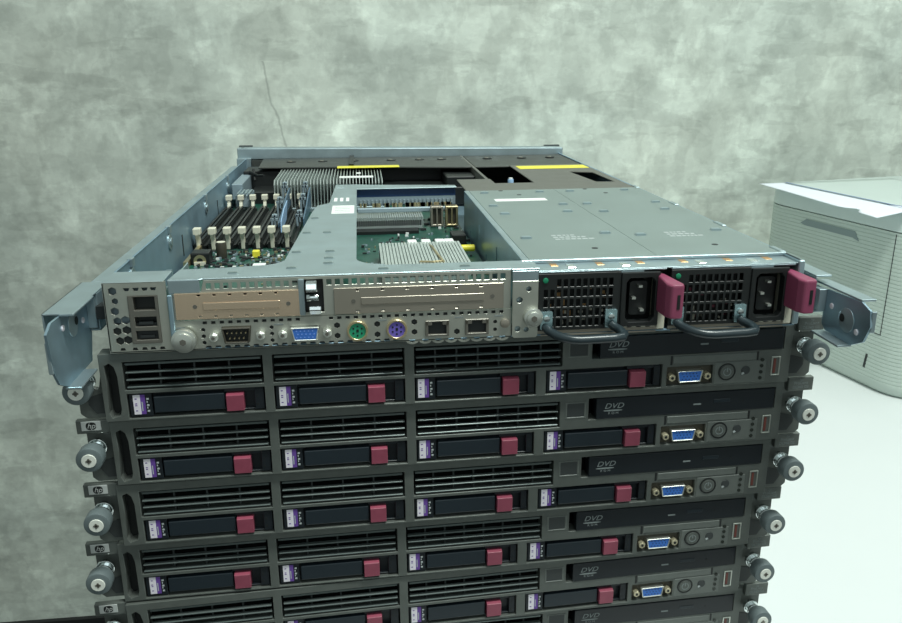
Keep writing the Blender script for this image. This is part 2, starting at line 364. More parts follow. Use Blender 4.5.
def make_server(loc, rz, label):
    t = thing('rack_server', label, 'server', loc, rz, 'closed rack servers in the stack')
    # sheet metal body
    bx(MB(), -213, 213, 12, 688, 0.6, 43.6).build('chassis', 'zinc', t, 0.0006)
    # front frame
    holes = [rect(x0, x1, 1.6, 18.0) for x0, x1 in BAYS]
    holes += [rect(-209.2, -126.8, 20.2, 38.6), rect(-121.2, -39.8, 20.2, 38.6), rect(-33.8, 62.2, 20.2, 38.8)]
    holes += [rect(81.8, 214.2, 24.2, 39.6), rect(133.5, 165.5, 2.2, 15.6)]
    holes += [[(-220.0, 6), (-218.2, 2.5), (-213.6, 4), (-212.6, 8), (-212.8, 30), (-214, 35.5), (-216.5, 38), (-219.6, 36.5), (-219.2, 24)]]
    outer = [(-222.4, 0.4), (219.6, 0.4), (219.6, 43.9), (-222.4, 43.9)]
    MB().xz(P(outer), [P(h) for h in holes], 0.0, 11.5*MM).build('bezel', 'bezel', t, 0.0005)
    bx(MB(), -212.8, 216, 10.6, 11.8, 1, 43).build('cavity_shade_sheet', 'void', t)  # near-black sheet, its colour stands in for the shade deep behind the bezel
    bx(MB(), -221.5, -212.9, 8.0, 11.4, 2, 40).build('latch_recess', 'black', t)
    # ventilation grilles
    for gi, (x0, x1, z0, z1, nm) in enumerate([(-209.2, -126.8, 20.2, 38.6, 3), (-121.2, -39.8, 20.2, 38.6, 3), (-33.8, 62.2, 20.2, 38.8, 6)]):
        g = MB()
        for k in range(4):
            z = z0+1.6+k*4.75
            if k == 3: bx(g, x0+1.2, x1-1.2, 1.2, 4.4, z-0.3, z+1.2)
            else: bx(g, x0+1.2, x1-1.2, 0.3, 3.4, z-0.5, z+0.5)
        g = g.build('grille', 'slat', t, 0.0003)
        for k in range(nm):
            x = x0+(x1-x0)*(k+1)/(nm+1); bx(MB(), x-0.5, x+0.5, 3.5, 6.0, z0, z1).build('grille_rib', 'bezel_dark', g)
    # drives
    for i in range(4):
        x0, x1 = BAYS[i]; l, tb = LAB[i], TAB[i]
        d = MB()
        bx(d, x0+0.8, l+11, 1.2, 10, 2.2, 17.4)               # label end
        bx(d, x0+0.8, x1-0.8, 5.2, 10, 2.2, 17.4)             # tray
        bx(d, tb-1.2, x1-0.8, 2.0, 6, 14.9, 17.4)             # bridge over the tab
        bx(d, tb-1.2, x1-0.8, 2.4, 6, 2.2, 3.2)
        bx(d, tb+17.2, x1-0.8, 1.4, 6, 2.6, 16.6)             # indicator column
        d = d.build('hard_drive', 'carrier', t, 0.0003)
        bx(MB(), l+12, tb-0.8, 0.6, 5.4, 4.2, 15.0).build('handle_bar', 'carrier2', d, 0.0006, 2)
        bx(MB(), l, l+4.2, 0.9, 1.3, 3.9, 16.6).build('drive_label', 'label_white', d)
        s = MB()
        for zz in (6, 9.4, 10.6, 13.8): bx(s, l+1.0, l+2.2, 0.82, 0.95, zz, zz+0.6)
        s.build('label_print', 'purple', d)
        bx(MB(), l+4.2, l+7.0, 0.9, 1.3, 3.9, 16.6).build('drive_label', 'purple', d)
        s = MB()
        for k, zz in enumerate((5.2, 7.4, 9.0, 11.2, 13.2)): bx(s, l+7.8, l+(8.4 if k % 2 else 9.2), 0.95, 1.25, zz, zz+1.1)
        bx(s, l+4.8, l+5.4, 0.8, 0.92, 6, 12)
        s.build('label_print', 'print_light', d)
        tabm = MB().plate(P([(-1.4, 3.4), (-1.8, 13.9), (0.4, 14.5), (5.5, 14.5), (5.5, 3.0), (0.2, 3.0)]), [], lambda a, b, tt: (tt, a, b), (tb+0.3)*MM, (tb+10.9)*MM)
        tabm.build('release_tab', 'tab', d, 0.0005, 2)
        s = MB(); bx(s, tb+18.4, tb+19.6, 1.2, 1.5, 11.0, 12.4); bx(s, tb+18.4, tb+19.6, 1.2, 1.5, 5.4, 6.8)
        s.build('drive_lights', 'black', d)
    # unit id button
    u = MB().xz(P(rect(65.8, 80.0, 26.0, 37.6)), [P(rect(67.0, 78.8, 27.0, 36.8))], -0.3*MM, 0.3*MM).build('id_window', 'panel_grey', t, 0.0002)
    bx(MB(), 67.1, 78.7, 0.0-0.1, 1.5, 27.1, 36.7).build('id_pane', 'bezel_dark', u)
    # optical drive
    v = bx(MB(), 87.0, 213.4, -0.6, 10, 24.6, 39.2).build('dvd_drive', 'carrier', t, 0.0004)
    text('dvd_lettering', 'DVD', 'print', v, 0.0990, -0.00070, 0.0335, 0.0055, 0.3, depth=0.00004, sx=1.15)
    el = [(98.4+6.6*math.cos(a*PI/12), 30.35+0.55*math.sin(a*PI/12)) for a in range(24)]
    MB().xz(P(el), [], -0.75*MM, -0.6*MM).build('dvd_emblem', 'print', v)
    text('dvd_lettering', 'R O M', 'print', v, 0.0988, -0.00070, 0.02835, 0.0022, 0.0, sx=1.2)
    bx(MB(), 169.3, 181.0, -0.9, -0.5, 31.2, 33.9).build('eject_button', 'carrier2', v, 0.0003)
    bx(MB(), 155, 160.4, -0.8, -0.5, 30.4, 31.5).build('activity_light', 'print', v)
    MB().cyl(mm(190.5, -0.65, 31.4), 0.7*MM, 0.3*MM, 'Y', 12).build('eject_hole', 'black', v)
    # pull strip and its slots
    bx(MB(), 137.2, 195.2, -0.5, 1.5, 17.9, 22.9).build('serial_pull_tab', 'panel_grey', t, 0.0003)
    bx(MB(), 135.4, 136.8, -0.15, 1, 17.0, 23.4).build('tab_slot', 'black', t); bx(MB(), 195.7, 196.9, -0.15, 1, 17.2, 23.4).build('tab_slot', 'black', t)
    # vga
    bx(MB(), 133.7, 165.3, 2.6, 4.0, 2.4, 15.4).build('connector_panel', 'brown_recess', t)
    g = MB().xz(P([(141.8, 4.6), (156.8, 4.6), (158.2, 12.6), (140.4, 12.6)]), [P([(142.4, 5.4), (156.1, 5.4), (157.3, 12.0), (141.1, 12.0)])], -1.6*MM, 3*MM) \
        .build('vga_port', 'silver', t, 0.0004)
    MB().xz(P([(142.4, 5.4), (156.1, 5.4), (157.3, 12.0), (141.1, 12.0)]), [], -0.9*MM, 2.6*MM).build('vga_insert', 'blue', g)
    s = MB()
    for rr in range(3):
        for cc in range(5): s.cyl(mm(144.2+cc*2.4+(0.9 if rr == 1 else 0), -0.95, 6.7+rr*1.95), 0.38*MM, 0.2*MM, 'Y', 8)
    s.build('vga_holes', 'carrier', g)
    for x in (136.9, 161.6):
        j = MB().cyl(mm(x, 0.6, 8.3), 2.5*MM, 4.6*MM, 'Y', 6).build('jack_screw', 'brass_pale', g, 0.0003)
        MB().cyl(mm(x, -1.75, 8.3), 1.0*MM, 0.2*MM, 'Y', 10).build('screw_hole', 'black', j)
    # power panel
    pw = bx(MB(), 166.6, 203.0, -0.4, 1.2, 1.8, 17.0).build('power_panel', 'panel_grey', t, 0.0004)
    b = MB().ring(mm(175.2, -0.5, 10.2), 5.2*MM, 6.1*MM, 0.5*MM).build('power_button', 'black', pw)
    MB().cyl(mm(175.2, -0.6, 10.2), 4.7*MM, 0.9*MM, 'Y', 28).build('button_cap', 'bezel', b, 0.0003, 2)
    s = MB()
    for i in range(17):
        a = PI/2+0.55+(2*PI-1.1)*i/16; s.rbox(mm(175.2+2.5*math.cos(a), -1.12, 10.2+2.5*math.sin(a)), mm(1.0, 0.2, 0.6), Matrix.Rotation(-(a+PI/2), 3, 'Y'))
    bx(s, 174.85, 175.55, -1.22, -1.0, 10.4, 13.3)
    s.build('power_symbol', 'print', b)
    b = MB().cyl(mm(188.4, -0.4, 10.6), 3.1*MM, 0.9*MM, 'Y', 20).build('id_button', 'bezel_dark', pw, 0.0004, 2)
    MB().xz(P([(185.7, 7.6), (187.6, 8.6), (186.6, 9.6), (185.4, 9.0)]), [], -1.1*MM, -0.7*MM).build('painted_button_glint', 'print_light', b)  # glint on the button, painted as a pale chip
    for z in (17.4, 13.2, 8.8, 4.6):
        MB().cyl(mm(199.4+(z-11)*0.04, -0.5, z), 1.25*MM, 0.6*MM, 'Y', 14).build('status_light', 'glass_dark', t)
    # usb
    g = MB().xz(P(rect(206.4, 212.6, 5.8, 19.2)), [P(rect(207.2, 211.8, 6.5, 18.5))], -0.8*MM, 2*MM).build('usb_port', 'silver', t, 0.0002)
    bx(MB(), 207.2, 211.8, 1.0, 2.0, 6.5, 18.5).build('usb_cavity', 'black', g)
    bx(MB(), 208.0, 209.7, -0.2, 1.2, 7.4, 17.6).build('usb_tongue', 'usb_red', g)
    # rack ears
    for sx in (-1, 1):
        make_ear(t, sx)
        make_knob(t, sx)
    make_badge_left(t); make_badge_right(t)
    return t

HP = 0.0448
POSE = [(0.0010, 0.0073, 0.0256), (0.0015, 0.0111, 0.0286), (-0.0006, 0.0142, 0.0346), (-0.0064, 0.0185, 0.0361), (-0.0060, 0.0207, 0.0551),
        (-0.0013, 0.0286, 0.0365), (-0.003, 0.030, 0.040), (-0.002, 0.031, 0.035), (-0.002, 0.030, 0.036)]
SLAB = ['dark grey closed rack server directly under the opened silver server',
        'dark grey closed rack server, second one down beneath the opened server',
        'dark grey closed rack server in the middle of the stack, third below the opened server',
        'dark grey closed rack server, fourth one down beneath the opened server',
        'dark grey closed rack server, fifth one down, its lower left cut by the frame edge',
        'dark grey closed rack server, lowest in view, only upper right front showing',
        'closed rack server, third up from the white tabletop, below the lowest one in view',
        'closed rack server, second up from the white tabletop',
        'closed rack server lying directly on the white tabletop under the whole stack']
first = None
for i, ((x, y, a), lb) in enumerate(zip(POSE, SLAB)):
    loc = (x, y, -HP*(i+1))
    if first is None: first = s = make_server(loc, a, lb)
    else:
        s = copy_tree(first); s.location = loc; s.rotation_euler = (0, 0, a); s['label'] = lb

# the top closed server has lost its left name badge and the upper half of that ear
def kill(o):
    for c_ in list(o.children): kill(c_)
    bpy.data.objects.remove(o)
for c_ in list(first.children):
    if c_.name.startswith(('ear_badge', 'rack_ear')) and c_.data.vertices[0].co.x < 0: kill(c_)
make_ear(first, -1, True)

# ------------------------------------------------------------------ the opened server (rear view)
T = thing('open_rack_server', 'opened silver rack server with its lid off, rear ports forward, topping the stack', 'server')
# chassis tray: floor and side walls with a folded lip
ch = MB()
bx(ch, -213, 213, 0, 655, 0.2, 1.2)
bx(ch, -213, -212, 0, 655, 1.2, 43.2); bx(ch, 212, 213, 0, 655, 1.2, 43.2)
bx(ch, -213, -211.6, 26, 655, 42.6, 43.6); bx(ch, 210.6, 213, 0, 655, 42.6, 43.6)
bx(ch, -212, 212, 653, 655, 1.2, 40)
ch.build('chassis', 'chassis', T, 0.0002)
# folded lugs and rivets along the left wall
for y in (60, 170, 330, 470):
    g = MB(); g.cyl(mm(-212, y, 31.5), 6.4*MM, 2.2*MM, 'X', 22); g.cyl(mm(-210.4, y, 31.5), 3.2*MM, 1.2*MM, 'X', 16)
    bx(g, -213.4, -210.0, y-3, y+3, 38.6, 44.3)
    g.build('lid_lug', 'zinc', T, 0.0003)
for y in (215, 395):
    bx(MB(), -212.1, -211.6, y-1.2, y+1.2, 10, 28).build('wall_slot', 'black', T)
for y in (110, 118, 126, 150):
    bx(MB(), -212.2, -207.5, y-0.9, y+0.9, 2, 14).build('floor_tab', 'zinc', T)
for y in (30, 120, 216, 320):
    bx(MB(), 210.0, 213.6, y-8, y+8, 43.0, 44.4).build('lid_lug', 'zinc', T, 0.0003)

# rear panel left block with hexagon vents
ho = []
for k in range(6):
    z = 38.2-k*6.1
    ho.append(hexa(-207.4+(0.8 if k % 2 else 0), z, 2.6 if k != 1 else 2.0))
for k in range(3): ho.append(hexa(-202.0, 20.4-k*6.1, 2.75))
ho += [rect(-199.6, -182.4, 5.6, 35.2)]
for x in (-199.5, -194.2, -189.2, -184.4): ho.append([(x-1.9, 39.9), (x+1.9, 39.9), (x+1.1, 37.9), (x-1.1, 37.9)])
for x in (-205.5, -198.5, -193, -188.2, -182.8): ho.append([(x-1.7, 1.5), (x+1.7, 1.5), (x+1.1, 3.3), (x-1.1, 3.3)])
rp = MB().xz(P(rect(-213, -177.2, 0.1, 43.2)), [P(h) for h in ho], 0, 1*MM)
# lower port strip
lo = [rect(-199, -198, 1, 1.1)][:0]
outer = [(-177.2, 0.1)]
x = -176.0
def scallop(x0, x1, step):
    out = []; n = int((x1-x0)/step)
    for i in range(n):
        a = x0+i*step
        out += [(a, 0.2), (a+step*0.12, -1.0), (a+step*0.32, -1.7), (a+step*0.5, -1.9), (a+step*0.68, -1.7), (a+step*0.88, -1.0)]
    out.append((x0+n*step, 0.2)); return out
outer = [(-177.2, 0.2), (-40, 0.2)]+scallop(-38, 26, 8.0)+[(27.4, 0.2), (27.4, 18.6), (-177.2, 18.6)]
ho = []
k = 0
xx = -157.0
while xx < 24:
    if not (-101 < xx < -86): ho.append(rect(xx-1.25, xx+1.25, 16.1, 17.9))
    xx += 4.95
for xx in (-171.5, -176):
    pass
xx = -156
while xx < -42:
    ho.append([(xx-1.9, 1.0), (xx+1.9, 1.0), (xx+1.3, 2.5), (xx-1.3, 2.5)]); xx += 5.6
for cx in range(8):
    a = -34+8*cx
    if a < 24: ho.append([(a-2.0, 1.3), (a-1.4, -0.2), (a, -0.7), (a+1.4, -0.2), (a+2.0, 1.3)])
for (x_, zs) in ((-158.3, (12.6, 8.6, 4.6)), (-118.3, (12.6, 8.6, 4.4)), (-79.4, (12.2, 5.6)), (-55.2, (12.0, 5.4)), (-32.6, (12.4, 6.0)), (-6.4, (5.2,)), (17.4, (10.6, 5.6))):
    for z in zs: ho.append(hexa(x_, z, 2.0 if zs != (12.6, 8.6, 4.6) and x_ > -100 and x_ < 0 else 1.35))
cut = [[(-147.6, 14.2), (-146.2, 3.9), (-131.6, 3.9), (-130.2, 14.2)], rect(-25.8, -11.4, 3.2, 12.9), rect(-1.2, 13.2, 3.2, 12.9)]
cut += [[(-107.2, 12.8), (-105.6, 4.0), (-91.4, 4.0), (-89.8, 12.8)], circ(-67.2, 8.6, 6.2, 24), circ(-43.4, 8.6, 6.2, 24)]
ho.append(rect(-179.5+3.2, -173.5, 3.8, 7.4))
rp.xz(P(outer), [P(h) for h in ho+cut], 0, 1*MM)
rp.build('rear_panel', 'rear', T, 0.00015)
bx(MB(), -212.5, 27, 1.6, 2.4, 1.4, 18).build('panel_backing', 'black_soft', T)
bx(MB(), -212.2, -178, 4.5, 5.2, 1.4, 42).build('panel_backing', 'greyblue', T)
# folded top of the left block and its inner cheek
g = MB(); bx(g, -213, -178.5, 0, 26, 42.4, 43.4); bx(g, -178.9, -177.9, 1, 70, 1.4, 38); g.build('corner_box_top', 'zinc', T, 0.0004)
for (x_, y_) in ((-196, 33), (-189, 31)):
    MB().cyl(mm(x_, y_, 40), 2.4*MM, 2*MM, 'Z', 16).build('standoff', 'brass', T)
# stacked ethernet and usb ports
g = MB().xz(P(rect(-199.4, -182.6, 5.8, 35.0)), [P(rect(-196.4, -184.2, 26.2, 34.4)), P(rect(-196.6, -184.2, 16.2, 22.2)), P(rect(-196.8, -184.2, 8.0, 13.6))], -0.6*MM, 4*MM)
g = g.build('stacked_ports', 'port_frame', T, 0.0002)
bx(MB(), -198, -183, 3.8, 4.4, 7, 35).build('port_cavity', 'black', g)
s = MB(); bx(s, -194.5, -186.5, 0, 3.6, 17.4, 19.0); bx(s, -194.5, -186.5, 0, 3.6, 9.2, 10.8); s.build('usb_tongue', 'black_soft', g)
# serial port
g = MB().xz(P([(-147.4, 14.0), (-146.0, 4.1), (-131.8, 4.1), (-130.4, 14.0)]), [P([(-146.4, 13.0), (-145.2, 5.0), (-132.6, 5.0), (-131.4, 13.0)])], -3.0*MM, 1.5*MM).build('serial_port', 'brown_recess', T, 0.0004)
MB().xz(P([(-146.4, 13.0), (-145.2, 5.0), (-132.6, 5.0), (-131.4, 13.0)]), [], 0.2*MM, 1.2*MM).build('serial_insert', 'black', g)
s = MB()
for k in range(5): s.cyl(mm(-144.2+k*2.7, -1.2, 10.6), 0.42*MM, 2.6*MM, 'Y', 8)
for k in range(4): s.cyl(mm(-142.9+k*2.7, -1.2, 7.2), 0.42*MM, 2.6*MM, 'Y', 8)
s.build('serial_pins', 'brass', g)
# vga
g = MB().xz(P([(-107.0, 12.6), (-105.4, 4.2), (-91.6, 4.2), (-90.0, 12.6)]), [P([(-106.0, 11.8), (-104.6, 5.0), (-92.4, 5.0), (-91.0, 11.8)])], -3.4*MM, 1.5*MM).build('vga_port', 'silver', T, 0.0003)
MB().xz(P([(-106.0, 11.8), (-104.6, 5.0), (-92.4, 5.0), (-91.0, 11.8)]), [], -3.0*MM, 1.2*MM).build('vga_insert', 'blue', g)
s = MB()
for rr in range(3):
    for cc in range(5): s.cyl(mm(-103.6+cc*2.4+(0.8 if rr == 1 else 0), -3.1, 6.4+rr*2.0), 0.4*MM, 0.3*MM, 'Y', 8)
s.build('vga_holes', 'pin_blue', g)
for x_ in (-152.2, -124.9, -111.8, -85.4):
    j = MB().cyl(mm(x_, -1.8, 8.6), 3.0*MM, 3.6*MM, 'Y', 6).cyl(mm(x_, -4.2, 8.6), 2.3*MM, 1.6*MM, 'Y', 18).build('jack_screw', 'silver', T, 0.0003)
    MB().cyl(mm(x_, -5.1, 8.6), 1.1*MM, 0.3*MM, 'Y', 10).build('screw_hole', 'port_frame', j)
# keyboard and mouse ports
for x_, m_, nm in ((-67.2, 'green_port', 'keyboard_port'), (-43.4, 'purple_port', 'mouse_port')):
    g = MB().ring(mm(x_, -0.8, 8.6), 5.1*MM, 6.4*MM, 3*MM).build(nm, 'brass', T, 0.0002)
    MB().cyl(mm(x_, -0.2, 8.6), 5.1*MM, 2.4*MM, 'Y', 24).build('port_insert', m_, g)
    s = MB()
    for k in range(6):
        a = PI*k/3+0.5; s.cyl(mm(x_+2.9*math.cos(a), -1.45, 8.6+2.9*math.sin(a)), 0.6*MM, 0.3*MM, 'Y', 8)
    bx(s, x_-0.7, x_+0.7, -1.6, -1.35, 7.8, 9.6)
    s.build('port_holes', 'black', g)
# ethernet ports
for x_ in (-18.6, 6.0):
    g = MB().xz(P(rect(x_-7.3, x_+7.3, 3.0, 13.1)), [P([(x_-5.6, 4.2), (x_+5.6, 4.2), (x_+5.6, 10.2), (x_+3.2, 10.2), (x_+3.2, 12.2), (x_-3.2, 12.2), (x_-3.2, 10.2), (x_-5.6, 10.2)])], -1.2*MM, 3*MM)
    g = g.build('ethernet_port', 'port_frame', T, 0.0002)
    bx(MB(), x_-6, x_+6, 2.6, 3.4, 4, 12.6).build('port_cavity', 'black', g)
    s = MB(); bx(s, x_-6.9, x_-5.8, -1.5, -1.1, 10.4, 12.8); bx(s, x_+5.8, x_+6.9, -1.5, -1.1, 10.4, 12.8); s.build('link_lights', 'brown_recess', g)
g = MB().cyl(mm(23.4, -0.8, 9.6), 2.9*MM, 2.4*MM, 'Y', 20).build('id_button', 'beige_plate', T, 0.0006, 2, True)
for xx in (-171, -114, -52, -5, 19.5): bx(MB(), xx-2.6, xx+2.6, -0.15, 0.1, 14.0, 14.8).build('port_marking', 'print', T)

# riser cage: one folded sheet with slot openings at the back
def arc(cx, cy, r, a0, a1, n=6): return [(cx+r*math.cos(math.radians(a0+(a1-a0)*i/n)), cy+r*math.sin(math.radians(a0+(a1-a0)*i/n))) for i in range(n+1)]
top = [(-176, -0.5), (-158, -0.5), (-156, 0.8), (27, 0.8), (27, -0.5), (44.5, -0.5), (44.5, 21), (-49, 21)]
top += arc(-49, 41, 17.5, 270, 180)
top += [(-66.5, 345), (34, 345), (34, 358), (-50, 372), (-67, 378), (-88, 378), (-91, 262), (-101, 250), (-104, 215), (-111.5, 56)]
top += arc(-128, 46, 16.5, 0, -80, 5)[1:]
top += [(-150, 26), (-174, 25.5)]
rc = MB().xy(P(top), [P(rect(-86, -78, 352, 354.5))], 42.9*MM, 43.9*MM)
# back wall: square vents row, slot openings
ho = []
xx = -153.0
while xx < 24:
    if not (-101 < xx < -84): ho.append(rect(xx-1.5, xx+1.5, 37.6, 41.2))
    xx += 5.0
ho += [rect(-171.5, -101, 21.5, 34.5), rect(-78, 21, 21.5, 34.5)]
outer = [(-175.5, 19.2), (-158, 19.2), (-158, 18.8), (27, 18.8), (27, 42.9), (-155.6, 42.9), (-157.6, 36.4), (-175.5, 36.4)]
ho.append(rect(-98, -86.5, 21, 41.4))
MB().xz(P(outer), [P(h) for h in ho], 0.2*MM, 1.1*MM).build('cage_back', 'rear', T, 0.0002)
rc = rc.build('riser_cage', 'zinc', T, 0.0003)
g = MB(); bx(g, -176, -157.8, -0.6, 0.6, 35.4, 43.8); g.build('cage_lip', 'zinc', T, 0.0006, 2)
for (x_, y_) in ((-103, 128), (-88, 128), (-106, 64), (-84, 64), (-100, 188), (-140, 12), (-106, 20), (-84, 30), (-50, 11), (0, 11), (-84, 44)):
    MB().plate(P([(-3.6, 43.8), (3.6, 43.8), (2.6, 44.8), (-2.6, 44.8)]), [], lambda a, b, tt, x_=x_, y_=y_: (a+x_*MM, tt+y_*MM, b), -1.0*MM, 1.0*MM).build('sheet_bump', 'zinc_lid', T, 0.0003)
g = MB().xy(P([(-87.5, 206), (-68.5, 206), (-68.5, 246), (-87.5, 246)]), [], 43.9*MM, 44.1*MM).build('cage_label', 'white_sticker', T)
s = MB()
for k in range(4): bx(s, -85, -72, 212+k*8, 214+k*8, 44.1, 44.15)
s.build('label_print', 'print_light', g)
s = MB()
for k in range(3): bx(s, -87+k*5.4, -84+k*5.4, 270, 290, 43.9, 44.05)
s.build('stamped_marks', 'white_sticker', T)
# slot covers
def slot_cover(x0, x1, m_, nm):
    ho = []
    n = 6
    for k in range(n):
        x_ = x0+14+(x1-x0-28)*k/(n-1)
        ho.append(rect(x_-0.9, x_+0.9, 20.6, 21.6)); ho.append(rect(x_-0.9, x_+0.9, 33.6, 34.6))
    g = MB().xz(P(rect(x0, x1, 19.4, 35.6)), [P(h) for h in ho], -0.9*MM, 0.0).build(nm, m_, T, 0.0002)
    bx(MB(), x0+16, x1-12, -1.5, -0.8, 25.0, 29.6).build('pressed_rib', m_, g, 0.0006, 3)
    for xh in (x0+11.5, x1-7): MB().cyl(mm(xh, -1.0, 27.4), 1.3*MM, 0.3*MM, 'Y', 14).build('cover_hole', 'port_frame', g)
slot_cover(-173, -100.4, 'gold', 'slot_cover')
slot_cover(-80.4, 22.4, 'beige_plate', 'slot_cover')
bx(MB(), -172, -100.6, 1.4, 2.2, 19.5, 35.5).build('slot_shade_sheet', 'void', T); bx(MB(), -79, 22, 1.4, 2.2, 19.5, 35.5).build('slot_shade_sheet', 'void', T)  # dark sheets added behind the covers so their holes look unlit
# latch between the slots
g = MB(); bx(g, -99.5, -86, 3.6, 4.4, 19.6, 42); g.build('latch_recess', 'black', T)
g = bx(MB(), -101.2, -97.6, -1.0, 0.2, 19.5, 42).build('latch_bracket', 'zinc', T, 0.0005, 2)
MB().plate(P([(-1.5, 41), (-4.5, 40), (-6, 36.5), (-5.2, 34.6), (-4.0, 35.2), (-4.4, 37), (-2.8, 38.8), (0.5, 39.4), (0.5, 41)]), [], lambda a, b, tt: (tt, a, b), -96.5*MM, -90*MM).build('latch_hook', 'chrome', g, 0.0004)
MB().plate(P([(1.0, 20), (-4.0, 21), (-6.4, 24), (-5.2, 26.4), (-4.2, 25.6), (-4.6, 24), (-2.6, 22.6), (1.0, 22)]), [], lambda a, b, tt: (tt, a, b), -95*MM, -88*MM).build('latch_hook', 'chrome', g, 0.0004)
MB().cyl(mm(-93, -1.0, 30.5), 2.4*MM, 7*MM, 'X', 18).build('latch_pin', 'chrome', g, 0.0004, 2, True)
bx(MB(), -176.8, -174.0, -1.6, 0.2, 9.5, 35).build('cage_edge', 'zinc_blue', T, 0.0005)
# thumb screws on the back of the cage
for x_, z_, r_ in ((-169.2, 7.6, 7.2), (40.4, 13.6, 6.0)):
    k = MB().cyl(mm(x_, -3.6, z_), r_*MM, 4*MM, 'Y', 30).cyl(mm(x_, -6.4, z_), (r_-1.7)*MM, 1.8*MM, 'Y', 28).cyl(mm(x_, -0.6, z_), (r_-2)*MM, 3*MM, 'Y', 20).build('thumb_screw', 'silver', T, 0.0005, 2, True)
    MB().cyl(mm(x_, -7.4, z_), 2.0*MM, 0.3*MM, 'Y', 6).build('screw_socket', 'port_frame', k)
# plate at the right end of the cage
ho = [circ(37.6, 31.4, 1.7), circ(32.0, 24.6, 2.0), circ(31.0, 6.0, 1.9), circ(36.5, 5.4, 1.6)]
MB().xz(P([(27.6, 1.5), (29, 0.2), (42.5, 0.2), (43.6, 1.5), (43.6, 36.6), (27.6, 36.6)]), [P(h) for h in ho], -2.4*MM, -1.2*MM).build('end_plate', 'rear', T, 0.0004)
g = MB(); bx(g, 27.6, 43.6, -2.2, 3, 36.4, 42.9); bx(g, 28, 43, 0.8, 1.2, 0.3, 36.4); g.build('end_plate_fold', 'zinc', T, 0.0005)

# mainboard and what sits on it
bx(MB(), -209, 36, 6, 640, 4.4, 6.0).build('circuit_board', 'pcb', T)
cols = [('black_soft', 'chip', 260), ('brass', 'gold_component', 60), ('white_sticker', 'ceramic_component', 45), ('greyblue', 'tin_component', 170)]
for m_, nm, cnt in cols:
    s = MB()
    for k in range(cnt):
        if random.random() < 0.45: x_, y_ = random.uniform(-200, -115), random.uniform(175, 245)
        elif random.random() < 0.7: x_, y_ = random.uniform(-64, 34), random.uniform(130, 400)
        else: x_, y_ = random.uniform(-200, 30), random.uniform(40, 500)
        w, d = random.uniform(0.8, 3.0), random.uniform(0.8, 3.0)
        if m_ == 'black_soft': w, d = w*1.6, d*1.6
        bx(s, x_, x_+w, y_, y_+d, 6.0, 6.0+random.uniform(0.6, 2.2))
    o = s.build(nm+'s', m_, T); o['kind'] = 'stuff'  # hundreds of tiny surface parts
# memory slots
for i in range(7):
    x_ = -206.5+12.85*i
    g = MB(); bx(g, x_-3.2, x_+3.2, 256, 430, 6, 13.0); bx(g, x_-6.0, x_+6.0, 256, 432, 6, 9.5); bx(g, x_-3.2, x_-0.9, 256, 430, 13.0, 15.5); bx(g, x_+0.9, x_+3.2, 256, 430, 13.0, 15.5)
    g = g.build('memory_slot', 'black', T, 0.0003)
    for y_, sgn in ((252, -1), (436, 1)):
        c_ = MB()
        c_.yz(P([(y_-4.5*sgn, 6.5), (y_+1.5*sgn, 6.5), (y_+2.5*sgn, 16), (y_+5.5*sgn, 21), (y_+5.0*sgn, 25.5), (y_-3*sgn, 26), (y_-2.4*sgn, 19), (y_-4.5*sgn, 15)][::sgn]), [], (x_-1.7)*MM, (x_+1.7)*MM)
        bx(c_, x_-3.2, x_+3.2, min(y_-3*sgn, y_+5.5*sgn), max(y_-3*sgn, y_+5.5*sgn), 21, 26.5)
        c_.build('slot_clip', 'cream', g, 0.0006, 2)
        bx(MB(), x_-3.9, x_+3.9, min(y_-5*sgn, y_+1*sgn), max(y_-5*sgn, y_+1*sgn), 6, 12).build('slot_end', 'black', g)
# plastic card guides over two of the slots
for x_, y0, y1 in ((-141.5, 300, 440), (-119.5, 320, 440)):
    g = MB().yz(P([(y0, 10), (y1, 10), (y1, 33), (y0+90, 30), (y0+50, 24), (y0, 20)]), [], x_*MM, (x_+1.4)*MM)
    g = g.build('card_guide', 'guide', T, 0.0004)
    for y_, zt in ((y0+2, 24), (y0+62, 31), (y1-12, 37)):
        s = MB(); bx(s, x_-7, x_-0.1, y_, y_+3, zt-3, zt); bx(s, x_-6.6, x_-4.6, y_, y_+6, 12, zt); bx(s, x_-3.6, x_-2.2, y_, y_+6, zt-8, zt+4); bx(s, x_-5.4, x_-0.6, y_, y_+6, zt+1, zt+3.5)
        bx(s, x_-4.0, x_-1.8, y_, y_+6, zt-3, zt+3)
        s.build('guide_bracket', 'greyblue', g, 0.0004)
MB().yz(P([(292, 12), (352, 14), (372, 30), (330, 28), (296, 22)]), [], -138.6*MM, -137.6*MM).build('blue_flap', 'lightblue', T, 0.0003)
# parts near the front left corner
g = MB(); bx(g, -203, -188, 196, 212, 6, 16); g = g.build('coil', 'black', T, 0.001, 2)
MB().ring(mm(-195.5, 195.6, 9.5), 2.5*MM, 5*MM, 1*MM).build('coil_winding', 'brass', g)
bx(MB(), -200, -191, 193.5, 195.6, 6, 9).build('coil_mark', 'cream', g)
g = MB().cyl(mm(-181.5, 219, 13), 4.4*MM, 14*MM, 'Z', 22).build('capacitor', 'brown_recess', T, 0.0006, 2, True)
MB().cyl(mm(-181.5, 219, 20.1), 3.7*MM, 0.4*MM, 'Z', 22).build('capacitor_top', 'cream', g)
bx(MB(), -156, -150, 216, 222, 6, 12).build('test_connector', 'yellow', T, 0.0006)
bx(MB(), -151, -141, 176, 184, 6, 9).build('board_sticker', 'white_sticker', T)
bx(MB(), -207, -203.5, 186, 250, 6, 11).build('edge_connector', 'brass', T)
